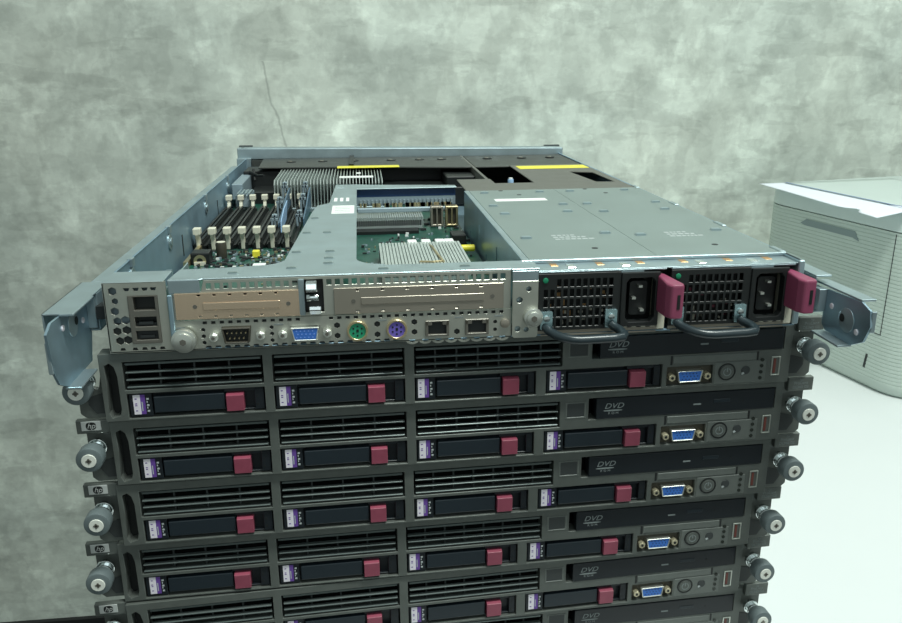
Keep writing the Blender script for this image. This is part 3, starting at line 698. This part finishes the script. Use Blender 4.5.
# processor heat sink
g = MB(); bx(g, -158, -38, 438, 545, 5.5, 9)
for k in range(34):
    x_ = -157.5+k*3.6
    g.yz(P([(440, 9), (545, 9), (545, 40.5), (446, 40.5), (440, 36)]), [], x_*MM, (x_+0.7)*MM)
g = g.build('processor_heat_sink', 'fin', T)
bx(MB(), -159, -37, 434, 438, 6, 11).build('heat_sink_base', 'zinc', g, 0.0004)
bx(MB(), -86, -48, 452, 465, 40.6, 41.2).build('heat_sink_label', 'white_sticker', g)
bx(MB(), -67, -62, 486, 496, 40.6, 41.2).build('heat_sink_label', 'white_sticker', g)
# small heat sinks
def small_sink(x0, x1, y0, y1, z1, n, fins_along_y=True):
    g = MB(); bx(g, x0, x1, y0, y1, 7, z1-3.0)
    for k in range(n):
        x_ = x0+(x1-x0-0.6)*k/(n-1)
        bx(g, x_, x_+(x1-x0)/n*0.74, y0, y1, 10, z1)
    return g.build('chip_heat_sink', 'fin', T)
hs = small_sink(-49, 17, 118, 196, 20, 26)
s = MB(); s.tube([mm(-7, 197, 18), mm(-6, 170, 20.8), mm(-4, 140, 20.8), mm(-2, 122, 20.5)], 0.9*MM); s.tube([mm(-20, 124, 20.6), mm(-10, 121, 20.8), mm(-2, 124, 20.6)], 0.7*MM)
s.build('retaining_wire', 'brass', hs)
s = MB()
for k, x_ in enumerate((-24, -12, 0, 8)): bx(s, x_, x_+8, 200, 222, 13, 17)
s.build('white_connectors', 'white_sticker', T, 0.0005)
g = small_sink(-68, -3, 322, 380, 18.5, 30)
bx(MB(), -90, -8, 300, 316, 6, 9).build('memory_header', 'black', T)
bx(MB(), 17, 30, 236, 256, 6, 17).build('black_choke', 'black', T, 0.001, 2)
g = MB().cyl(mm(27, 208, 11), 3*MM, 13*MM, 'X', 16).build('gold_capacitor', 'yellow', T, 0.0006, 1, True)
# riser board under the back arm
g = MB(); bx(g, -67, 33, 348, 351, 35, 42.6); g = g.build('riser_board', 'navy', T)
bx(MB(), -66, 30, 351, 357, 33, 42.4).build('riser_connector', 'navy', g, 0.0006)
s = MB()
for k in range(24): bx(s, -64+k*4.0, -62.0+k*4.0, 345.0, 348, 28, 32)
bx(s, -67, 33, 348.2, 351, 26, 35)
s.build('riser_chips', 'greyblue', g)
s = MB()
for k in range(40):
    x_ = random.uniform(-64, 28); bx(s, x_, x_+random.uniform(1.5, 4), 343.4, 344.9, 24, 29)
s.build('riser_contacts', 'brass', g)
bx(MB(), -67, 33, 340, 344, 20, 25).build('cable_bar', 'greyblue', T, 0.001)
for x_, m_ in ((6, 'beige_plate'), (21, 'brass')):
    g = MB().xz(P(rect(x_, x_+12.5, 7, 27)), [P(rect(x_+2, x_+5.5, 9, 25)), P(rect(x_+7, x_+10.5, 9, 25))], 328*MM, 338*MM).build('power_connector', m_, T, 0.0004)
    bx(MB(), x_+1, x_+11.5, 331, 345, 6, 26).build('connector_housing', 'brown_recess', g)
# white cable clips near the left wall, front
g = MB(); bx(g, -208, -196, 470, 560, 16, 34); bx(g, -200, -184, 440, 480, 12, 26); g = g.build('cable_bracket', 'greyblue', T, 0.001)
s = MB()
for k in range(4): bx(s, -198+k*4, -196+k*4, 438, 470, 26, 28)
s.build('bracket_ribs', 'zinc', g)
s = MB(); s.tube([mm(-200, 560, 30), mm(-196, 548, 38), mm(-186, 540, 34), mm(-178, 528, 36)], 1.5*MM); s.tube([mm(-196, 570, 36), mm(-192, 552, 40), mm(-190, 540, 28)], 1.5*MM)
s.build('black_cable', 'black', T)
# fan row
g = MB(); bx(g, -205, 62, 552, 600, 3, 38); bx(g, -192, -162, 500, 552, 3, 20); bx(g, -34, 62, 478, 552, 3, 24); g.build('fan_row', 'black', T, 0.001)
fb = MB().xy(P([(-186, 548), (-90, 541), (64, 515), (74, 515), (72, 640), (-190, 640)]), [], 41*MM, 43*MM).build('fan_bracket', 'fanbar', T, 0.0006)
for x_ in (-150, -110, -70, -22, 15, 44, 104, 150, 188):
    b = MB().cyl(mm(x_, 598, 43.4), 6*MM, 1.0*MM, 'Z', 18).build('fan_screw_seat', 'black_soft', T)
    MB().cyl(mm(x_-1, 597, 44.0), 2.6*MM, 1.0*MM, 'Z', 12).build('screw_head', 'beige_plate', b)
bx(MB(), -90, -15, 520, 537, 43.2, 44.2).build('yellow_strip', 'yellow', T, 0.0003)
bx(MB(), -76, -70, 540, 640, 43.1, 46).build('bracket_rib', 'black', T)
# rest of the deep tray behind the fans: black inner wall seen past the baffle
bx(MB(), 72.0, 75.5, 372, 640, 5, 43.4).build('divider_wall', 'baffle', T, 0.0004)
bx(MB(), 38, 72, 480, 640, 6, 36).build('fan_end_block', 'black', T, 0.001)
MB().xy(P([(77, 516), (210, 516), (210, 640), (77, 640)]), [], 41*MM, 42.6*MM).build('rear_bracket', 'fanbar', T, 0.0004)
# air baffle in two openings
out = [(40.5, 317), (211, 317), (211, 517), (122, 517), (118, 492), (117, 368), (78, 398), (72, 398), (40.5, 401)]
MB().xy(P([(40.5, 317), (210.5, 317), (210.5, 517), (119, 517), (118, 366), (77, 366), (77, 400), (40.5, 400)]),
        [P([(184, 362), (203, 360), (201, 440), (176, 449)])], 42.2*MM, 43.6*MM).build('air_baffle', 'baffle', T, 0.0004)
bx(MB(), 76, 212, 330, 515, 3, 18).build('baffle_well', 'black', T)
g = MB(); bx(g, 178, 199, 366, 440, 30, 31); bx(g, 186, 190, 362, 446, 36, 38); g.build('baffle_grip', 'black_soft', T, 0.0005)
bx(MB(), 124.0, 207.5, 476, 503, 43.6, 44.2).build('yellow_strip', 'yellow', T, 0.0003)
g = MB().cyl(mm(98, 392, 38), 3.2*MM, 12*MM, 'Z', 16).build('cable_clip', 'lightblue', T, 0.001, 2, True)
bx(MB(), 91, 107, 384, 400, 30, 33).build('clip_base', 'greyblue', g)
MB().cyl(mm(98, 392, 44.5), 2.2*MM, 1.5*MM, 'Z', 14).build('clip_tip', 'white_sticker', g)
# front bezel back-flange at the far end
g = MB().xz(P([(-224, 42.0), (217.5, 40.0), (217.5, 51.0), (-224, 57.0)]), [], 646*MM, 668*MM).build('front_bezel', 'zinc', T, 0.0012, 2)
bx(MB(), -224, -206, 667.5, 672, 41, 58.4).build('bezel_ear', 'bezel_dark', g)
bx(MB(), 196, 217.5, 667.5, 672, 41, 52.6).build('bezel_ear', 'bezel_dark', g)
bx(MB(), -224.5, -206, 640, 647, 1, 44).build('front_corner', 'zinc', T, 0.0006)
MB().cyl(mm(-217, 650, 57.0), 2*MM, 0.6*MM, 'Z', 14).build('corner_hole', 'black', T)
bx(MB(), -214, 217.5, 668, 688, 0.5, 43).build('front_panel', 'bezel', T, 0.001)
bx(MB(), -205, 214, 640, 646, 1.2, 41).build('front_wall', 'fanbar', T)

# power supplies
def psu(x0, x1, idx):
    w = x1-x0
    p = MB()
    bx(p, x0, x1, 22, 316, 2, 42.6)
    ps = p.build('power_supply', 'zinc_lid', T, 0.0004)
    MB().xy(P(rect(x0-(1.2 if idx == 0 else 1.0), x1+(0.9 if idx == 0 else 1.6), 19.5, 316.5)), [], 42.8*MM, 43.7*MM).build('supply_lid', 'zinc_lid', ps, 0.0004)
    # front lip in front of the lid
    bx(MB(), x0, x1-1, -0.4, 19, 40.2, 41.6).build('supply_lip', 'zinc', ps, 0.0004)
    for fx in (0.12, 0.48, 0.80):
        bx(MB(), x0+w*fx, x0+w*fx+5, 10, 17, 41.5, 42.2).build('contact_spring', 'copper', ps, 0.0004)
    for fx in (0.24, 0.66):
        bx(MB(), x0+w*fx, x0+w*fx+5, 5, 14, 41.5, 42.5).build('contact_spring', 'chrome', ps, 0.0004)
    # rear face
    gx1 = x0+52
    ho = []
    for r_ in range(5):
        n = 12
        for k in range(n):
            cx = x0+4.6+k*4.1+(0.0 if r_ % 2 else 0.0)
            if cx+1.4 > gx1-1: continue
            if r_ == 4 and k < 2: continue
            z = 10.2+r_*6.4-4.2
            if r_ == 0 and (k < 1 or k > 9): continue
            ho.append(rect(cx-1.25, cx+1.25, z, z+4.9))
    f_ = MB().xz(P(rect(x0, gx1, 3.6, 40.0)), [P(h) for h in ho], -1.0*MM, 0.8*MM).build('vent_grille', 'vent_black', ps, 0.0002)
    bx(MB(), x0+1, gx1, 5.5, 6.2, 3, 39).build('grille_backing', 'black', f_)
    s = MB()
    for k in range(14):
        xx, zz = x0+5+random.random()*42, 7+random.random()*28
        bx(s, xx, xx+random.uniform(1, 4), 4.6, 5.4, zz, zz+random.uniform(1, 4))
    s.build('inner_parts', 'copper' if idx == 0 else 'tab', f_)
    s = MB()
    for k in range(10):
        xx, zz = x0+5+random.random()*42, 5+random.random()*12
        bx(s, xx, xx+random.uniform(1, 3), 4.2, 5.4, zz, zz+random.uniform(1, 3))
    s.build('inner_parts', 'cream', f_)
    MB().cyl(mm(x0+4.2, -1.3, 36.0), 1.8*MM, 1.0*MM, 'Y', 18).build('status_lens', 'led_green', ps, 0.0005, 2, True)
    # inlet
    ix0, ix1 = gx1+1.2, gx1+24
    blk = MB().xz(P(rect(ix0-1.2, ix1+0.6, 4.4, 39.6)), [P([(ix0+4.5, 7.5), (ix1-4.5, 7.5), (ix1-2.2, 10.5), (ix1-2.2, 33), (ix1-4.5, 36), (ix0+4.5, 36), (ix0+2.0, 33), (ix0+2.0, 10.5)])], -2.2*MM, 4*MM) \
        .build('power_inlet', 'vent_black', ps, 0.0006, 2)
    bx(MB(), ix0, ix1, 11.5, 12.5, 5, 39).build('inlet_floor', 'black', blk)
    core = MB().xz(P(rrect(ix0+5.6, ix1-5.8, 10.6, 32.8, 2)), [], 3*MM, 11*MM).build('inlet_core', 'black', blk, 0.0005)
    s = MB()
    for xx, zz in ((ix0+11.5, 30), (ix0+7.6, 22.5), (ix0+13.2, 14.5)): bx(s, xx-1.2, xx+1.2, -0.6, 3.4, zz-0.7, zz+0.7)
    s.build('inlet_pin', 'silver', blk)
    g = MB(); bx(g, ix0-1.4, ix0+13, -0.9, 2, 38.9, 40.3); g.build('label_tab', 'zinc', ps)
    # steel strip and vents under the inlet
    s = MB(); bx(s, x0, x1-1, -0.4, 0.4, 1.6, 3.4); bx(s, x0+2, x1-6, -1.2, -0.4, 0.3, 1.0); s.build('lower_strip', 'beige_plate', ps)
    s = MB()
    for k in range(4): bx(s, ix0+1+k*6, ix0+4+k*6, -0.9, -0.3, 3.7, 5.2)
    s.build('vent_slot', 'cream', ps)
    bx(MB(), ix1+0.6, x1-0.5, -0.8, 18, 2.0, 36).build('side_strip', 'cream', ps, 0.0004)
    # release latch
    lx = ix1-1.0
    l_ = MB().xy(P([(lx, 2), (lx+4.4, 2), (lx+10.4, -18), (lx+9.6, -21), (lx+2.0, -21), (lx, -16)]), [], 14*MM, 37.6*MM)
    bmv = l_.bm
    for v in bmv.verts:
        if v.co.z < 0.02: v.co.z += (-v.co.y)*0.02
        else: v.co.z += (v.co.y)*0.10
    l_ = l_.build('release_latch', 'magenta', ps, 0.0014, 3)
    bx(MB(), lx+5.6, lx+7.4, -21.3, -20.8, 20.5, 29.5).build('latch_slot', 'black', l_)
    # bail handle
    hx0, hx1 = x0+5.0, x0+46.5
    pts = [mm(hx0-0.5, -3, 6.5), mm(hx0+1.0, -7, 5.2), mm(hx0+4, -12, 4.4), mm(hx0+8, -16, 3.7), mm(hx0+13, -18.4, 3.2), mm(hx0+18, -19.2, 3.0), mm(hx1-3, -19.2, 3.3), mm(hx1+2.5, -18.5, 3.6), mm(hx1+4.4, -15.5, 4.2), mm(hx1+3.6, -9.5, 5.0), mm(hx1+1, -5, 6.0), mm(hx1, -3, 7)]
    h_ = MB().tube(pts, 2.8*MM, 12)
    for v in h_.bm.verts: pass
    h_ = h_.build('bail_handle', 'handle', ps, 0, 1, True)
    for xx in (hx0, hx1-0.5):
        c_ = MB().xz(P(rrect(xx-3.8, xx+3.8, 5.0, 16.6, 0.8)), [], -3.2*MM, -1.0*MM)
        c_ = c_.build('handle_clip', 'clip_steel', h_, 0.0006, 2)
        MB().cyl(mm(xx, -3.6, 12.2), 2.1*MM, 1.8*MM, 'Y', 16).build('clip_rivet', 'chrome', c_, 0.0006, 2, True)
    # stamped bumps and markings on the lid
    for (fx, y_) in ((0.14, 300), (0.80, 300), (0.10, 226), (0.86, 226), (0.80, 190), (0.14, 186), (0.12, 88), (0.86, 98)):
        MB().plate(P([(-4.4, 43.6), (4.4, 43.6), (3.2, 45.2), (-3.2, 45.2)]), [], lambda a, b, tt, cx=x0+w*fx, y_=y_: (a+cx*MM, tt+y_*MM, b), -2.0*MM, 2.0*MM).build('sheet_bump', 'zinc', ps, 0.0004)
    for (fx, y_) in ((0.36, 312), (0.6, 50), (0.52, 285)):
        MB().cyl(mm(x0+w*fx, y_, 43.75), 2.2*MM, 0.3*MM, 'Z', 14).build('lid_hole', 'black_soft', ps)
    s = MB()
    for rr in range(3):
        xx = x0+w*0.36
        while xx < x0+w*(0.66-0.05*rr):
            ww = random.uniform(1.4, 4); bx(s, xx, xx+ww, 80+rr*6.5, 83.0+rr*6.5, 43.7, 43.78); xx += ww+1.0
    s.build('lid_marking', 'print_light', ps)
    if idx == 0: bx(MB(), 58.5, 106, 249, 262, 43.7, 44.0).build('supply_label', 'white_sticker', ps)
    return ps
psu(44.0, 126.0, 0)
psu(128.0, 210.4, 1)
# cage wall beside the supplies
ho = [rect(y_, y_+4, 16, 30) for y_ in (60, 120, 210)]+[rect(y_, y_+4, 8, 13) for y_ in (90, 170, 270)]
MB().yz(P([(22, 1.5), (318, 1.5), (318, 43.4), (22, 43.4)]), [P(h) for h in ho], 38.2*MM, 39.4*MM).build('cage_wall', 'zinc_blue', T, 0.0002)
bx(MB(), 38.5, 42.8, 20, 318, 42.4, 43.6).build('cage_wall_fold', 'zinc', T, 0.0003)
bx(MB(), 36.8, 212.5, 18.5, 22, 42.0, 44.2).build('cage_crossbar', 'zinc', T, 0.0003)
bx(MB(), 44.5, 212, -0.4, 18.5, 41.8-0.2, 42.0).build('supply_shelf', 'zinc', T, 0.0001)
bx(MB(), 210.4, 214.4, -2, 22, 1.5, 43.6).build('cage_corner', 'zinc', T, 0.0006)

# slide rails with their end brackets
def rail(sx):
    f = lambda a, b, t_: (sx*t_, a, b)
    r_ = MB()
    # web runs along the chassis, channel folded outwards
    ya = 16 if sx < 0 else -4
    r_.plate(P([(ya, 10), (640, 10), (640, 33), (ya, 33)]), [], f, 0.2215, 0.2227)
    r_.plate(P(rect(40.5 if sx < 0 else -4, 640, 33, 34.2)), [], f, 0.2215, 0.232)
    r_.plate(P(rect(ya, 640, 9.8, 11)), [], f, 0.2215, 0.232)
    r_ = r_.build('slide_rail', 'zinc', T, 0.0003)
    s = MB()
    for y_ in (12, 200, 420): bx(s, *sorted((sx*212.6, sx*221.8)), y_, y_+10, 18, 26)
    s.build('rail_spacer', 'black_soft', r_)
    # bracket plate
    if sx < 0: pl = [(-42, -2), (-47, 6), (-50, 29), (-42, 33), (6, 32), (18, 26), (18, 8), (12, -8), (-30, -8)]
    else: pl = [(-38, -1), (-50, 5), (-55, 16), (-53, 25), (-44, 28), (-8, 26), (-6, 24), (-6, 3), (-10, 0)]
    holes = [circ(-6, 23.5, 2.6, 14)] if sx < 0 else [circ(-26, 14, 3.0, 14)]
    holes += [circ(-27, 25.5, 1.5, 10), circ(5, 20, 1.5, 10)] if sx < 0 else [circ(-14, 17, 1.5, 10), circ(-43, 9, 1.5, 10)]
    b = MB().plate(P(pl), [P(h) for h in holes], f, 0.2278, 0.2292).build('rail_bracket', 'zinc_blue', r_, 0.0004)
    cy, cz = (-10, 23) if sx < 0 else (-31, 13)
    MB().cyl(mm(sx*227.6, cy-1, cz), 7.6*MM, 0.5*MM, 'X', 26).build('raised_boss', 'zinc', b, 0.0004, 2, True)
    MB().cyl(mm(sx*227.3, cy+3.5, cz+0.4), 2.5*MM, 0.5*MM, 'X', 16).build('boss_hole', 'black', b)
    for yy, zz in ([(-27, 25.5), (5, 20)] if sx < 0 else [(-15, 17), (-43, 9)]): MB().cyl(mm(sx*227.8, yy, zz), 1.9*MM, 1.6*MM, 'X', 14).build('bracket_rivet', 'label_white', b, 0.0004)
    # folded lips
    if sx < 0:
        lips = [([(-28, 33), (40, 33), (40, 34.2), (-28, 34.2)], 0.2215, 0.2375), ([(-28, 24), (40, 28), (40, 34.2), (-28, 34.2)], 0.2365, 0.2375),
                ([(-32, -9), (-3, -9), (-3, -7.6), (-32, -7.6)], 0.2205, 0.2292), ([(-30, 33), (6, 33), (6, 34.4), (-30, 34.4)], 0.2200, 0.2278)]
    else:
        lips = [([(-44, 28), (8, 27), (8, 28.4), (-44, 29.4)], 0.2278, 0.2370), ([(-38, -2), (-8, -2), (-8, -0.6), (-38, -0.6)], 0.2200, 0.2292)]
    for pl_, t0_, t1_ in lips: MB().plate(P(pl_), [], f, t0_, t1_).build('bracket_lip', 'zinc', b, 0.0003)
    MB().plate(P(rect(-8, 30, 12, 26)) if sx > 0 else P(rect(14, 30, 12, 32)), [], f, 0.2226, 0.2279).build('bracket_root', 'zinc', b, 0.0003)
    e = MB()
    if sx < 0: bx(e, -230.5, -228, -48, -46.8, 6, 24)
    else: bx(e, 228.5, 231.5, -54.5, -53.6, 12, 25)
    e.build('bracket_end', 'zinc', b, 0.0004)
for sx in (-1, 1): rail(sx)

# ------------------------------------------------------------------ room
TZ = -HP*9
FZ = -1.205
WY = 1.36
wb = MB().box(-4.2, 4.2, WY, WY+0.15, FZ, 1.6); w = struct(wb.build('wall_back', 'concrete'))
b = MB().box(-4.2, 4.2, WY-0.012, WY, FZ, -1.168).build('baseboard_back', 'baseboard'); struct(b)
f = MB().box(-4.2, 4.2, -3.6, WY+0.15, FZ-0.1, FZ).build('floor', 'floor'); struct(f)

# table
t = thing('table', 'white laminate table carrying the server stack and the printer', 'table', (0.7, 0.6, FZ))
h = TZ-FZ
tp = MB().box(-0.90, 1.15, -0.80, WY-0.6-0.03, h-0.03, h).build('tabletop', 'table', t, 0.002, 2)
for x_ in (-0.84, 1.09):
    for y_ in (-0.74, 0.66):
        MB().box(x_-0.025, x_+0.025, y_-0.025, y_+0.025, 0, h-0.03).build('leg', 'table_leg', t, 0.002)

# ------------------------------------------------------------------ printer
pr = thing('laser_printer', 'off-white desktop laser printer with ribbed side standing on the white table', 'printer', (0.845, 0.715, TZ), math.radians(11))
W, D = 0.42, 0.432
def plan(inx, r, n=8, x1=W, y1=D, y0=0.0):
    return rrect(inx, x1-inx, y0+inx, y1-inx, r, n)
def loft(levels, name, m_, parent, smooth=True):
    bm = bmesh.new(); rings = []
    for z, ring in levels: rings.append([bm.verts.new((a, b_, z)) for a, b_ in ring])
    for A, B in zip(rings, rings[1:]):
        n = len(A)
        for k in range(n): bm.faces.new((A[k], A[(k+1) % n], B[(k+1) % n], B[k]))
    bm.faces.new(list(reversed(rings[0]))); bm.faces.new(rings[-1])
    mb = MB(); mb.bm.free(); mb.bm = bm
    return mb.build(name, m_, parent, 0, 1, smooth)
lv = [(0.0, plan(0.012, 0.06)), (0.008, plan(0.004, 0.065)), (0.020, plan(0.0, 0.07))]
z = 0.024
while z < 0.286:
    lv += [(z, plan(0.0, 0.07)), (z+0.0004, plan(0.0007, 0.07)), (z+0.0014, plan(0.0007, 0.07)), (z+0.0018, plan(0.0, 0.07))]
    z += 0.0068
lv += [(0.288, plan(0.0, 0.07))]
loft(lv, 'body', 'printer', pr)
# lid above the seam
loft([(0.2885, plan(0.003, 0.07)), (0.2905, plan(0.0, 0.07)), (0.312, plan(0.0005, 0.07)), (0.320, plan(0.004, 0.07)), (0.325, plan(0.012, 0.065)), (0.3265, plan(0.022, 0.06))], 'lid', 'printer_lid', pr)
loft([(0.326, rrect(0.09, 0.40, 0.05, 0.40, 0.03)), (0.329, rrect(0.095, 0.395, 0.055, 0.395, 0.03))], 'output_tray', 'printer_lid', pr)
def side_strip(p, q, w_, name, m_='printer_dark', parent=pr, out=0.0006):
    """thin groove filler lying in the side wall between two (s, z) points in mm"""
    p = Vector((0, p[0]*MM, p[1]*MM)); q = Vector((0, q[0]*MM, q[1]*MM)); d = (q-p); L_ = d.length; d.normalize(); n_ = Vector((0, -d.z, d.y))
    pts = [p+n_*w_/2, q+n_*w_/2, q-n_*w_/2, p-n_*w_/2]
    return MB().plate([(v.y, v.z) for v in pts], [], lambda a, b_, t_: (t_, a, b_), -out, 0.002).build(name, m_, parent)
o0 = -TZ*1000
side_strip((71, 286), (72.5, 106), 0.0011, 'cover_seam', 'black_soft')
side_strip((72.5, 106.6), (104, 106.6), 0.0010, 'cover_seam', 'black_soft')
MB().plate(P([(150, 258), (162, 274.5), (287, 274.5), (302, 265), (290, 262), (166, 262)]), [], lambda a, b_, t_: (t_, a, b_), -0.0006, 0.002).build('grip_recess', 'printer_dark', pr)
side_strip((98, 38), (95, 64), 0.0045, 'vent_slot', 'black_soft')
side_strip((380, 24), (395, 60), 0.008, 'side_foot_mark', 'printer_dark')
MB().box(0.04, 0.10, 0.02, 0.08, -0.0, 0.001).build('foot', 'black', pr)

# sheets of paper lying on the printer
def sheet(name, pts, m_, label, nx=1):
    bm = bmesh.new(); vs = [bm.verts.new(p) for p in pts]; bm.faces.new(vs)
    bmesh.ops.triangulate(bm, faces=bm.faces)
    mb = MB(); mb.bm.free(); mb.bm = bm
    o = mb.build(name, m_)
    so = o.modifiers.new('thickness', 'SOLIDIFY'); so.thickness = 0.0012; so.offset = 1
    return tag(o, label, 'paper')

def grid_sheet(name, c00, c10, c01, c11, m_, label, zf, th=0.0010, n=14):
    """bilinear sheet; c.. = corners (x,y); zf(u,v) height"""
    bm = bmesh.new(); V = []
    for j in range(n+1):
        row = []
        for i in range(n+1):
            u, v = i/n, j/n
            x = (1-u)*(1-v)*c00[0]+u*(1-v)*c10[0]+(1-u)*v*c01[0]+u*v*c11[0]
            y = (1-u)*(1-v)*c00[1]+u*(1-v)*c10[1]+(1-u)*v*c01[1]+u*v*c11[1]
            x += 0.020*max(0, 1-4*u)*math.exp(-((y-0.792)/0.017)**2)
            row.append(bm.verts.new((x, y, zf(u, v))))
        V.append(row)
    for j in range(n):
        for i in range(n): bm.faces.new((V[j][i], V[j][i+1], V[j+1][i+1], V[j+1][i]))
    mb = MB(); mb.bm.free(); mb.bm = bm
    o = mb.build(name, m_)
    for p in o.data.polygons: p.use_smooth = True
    so = o.modifiers.new('thickness', 'SOLIDIFY'); so.thickness = th; so.offset = 1
    return tag(o, label, 'paper')
ZT = TZ+0.3292
grid_sheet('paper_sheet', (0.744, 0.715), (0.955, 0.835), (0.739, 1.10), (1.00, 1.12), 'paper',
           'white paper sheet lying on the printer top, its near corner hanging over the side edge',
           lambda u, v: ZT+0.0006, n=28)
up = grid_sheet('paper_sheet', (0.842, 0.752), (1.05, 0.72), (0.788, 1.09), (1.04, 1.12), 'printer_lid',
           'upper sheet with a blue edge line, lying on the larger white sheet on the printer',
           lambda u, v: ZT+0.0022, 0.0007)

eb = MB(); eb.face([(0.842, 0.752, ZT+0.0031), (0.8455, 0.752, ZT+0.0031), (0.7915, 1.09, ZT+0.0031), (0.788, 1.09, ZT+0.0031)])
eb.build('blue_edge_line', 'paper_edge', up)

# ------------------------------------------------------------------ light
def area(name, loc, target, sx, sy, power, col):
    l = bpy.data.lights.new(name, 'AREA'); l.shape = 'RECTANGLE'; l.size = sx; l.size_y = sy; l.energy = power; l.color = col
    o = bpy.data.objects.new(name, l); C.objects.link(o); o.location = loc
    o.rotation_euler = (Vector(target)-Vector(loc)).to_track_quat('-Z', 'Y').to_euler(); return o
area('ceiling_tube_light', (0.55, -0.55, 2.1), (0.4, 0.6, -0.3), 0.8, 0.3, 54, (0.93, 1.0, 0.94))
area('ceiling_tube_light', (1.6, 0.5, 2.1), (1.0, 0.9, -0.2), 1.2, 0.3, 9, (0.90, 1.0, 0.95))
area('front_fill_light', (0.6, -3.0, 1.7), (0.4, 0.5, 0.2), 3.0, 1.0, 11, (0.85, 0.96, 1.0))  # broad cool fill added behind the camera, no window known there
wd = bpy.data.worlds.new('room_ambient'); bpy.context.scene.world = wd; wd.use_nodes = True
bg = wd.node_tree.nodes['Background']; bg.inputs['Color'].default_value = (0.76, 0.90, 0.86, 1); bg.inputs['Strength'].default_value = 0.31

# ------------------------------------------------------------------ camera
cam = bpy.data.cameras.new('camera'); co = bpy.data.objects.new('camera', cam); C.objects.link(co)
yaw, pitch, roll, fpx = 0.10834745871941866, 0.2966076963989015, -0.006205932030051275, 813.3382817899773
co.location = (-0.06144868, -0.47285880, 0.16363251)
cy, sy, cp, sp, cr_, sr = math.cos(yaw), math.sin(yaw), math.cos(pitch), math.sin(pitch), math.cos(roll), math.sin(roll)
fw = Vector((sy*cp, cy*cp, -sp)); r0 = Vector((cy, -sy, 0)); u0 = r0.cross(fw)
rr = cr_*r0+sr*u0; uu = -sr*r0+cr_*u0
co.rotation_euler = Matrix((rr, uu, -fw)).transposed().to_euler()
cam.sensor_width = 36; cam.sensor_fit = 'HORIZONTAL'; cam.lens = fpx/902*36; cam.clip_start = 0.01
sc = bpy.context.scene; sc.camera = co
sc.view_settings.view_transform = 'Standard'; sc.view_settings.look = 'None'; sc.view_settings.gamma = 1
sc.view_settings.use_curve_mapping = False; sc.view_settings.exposure = 0.2
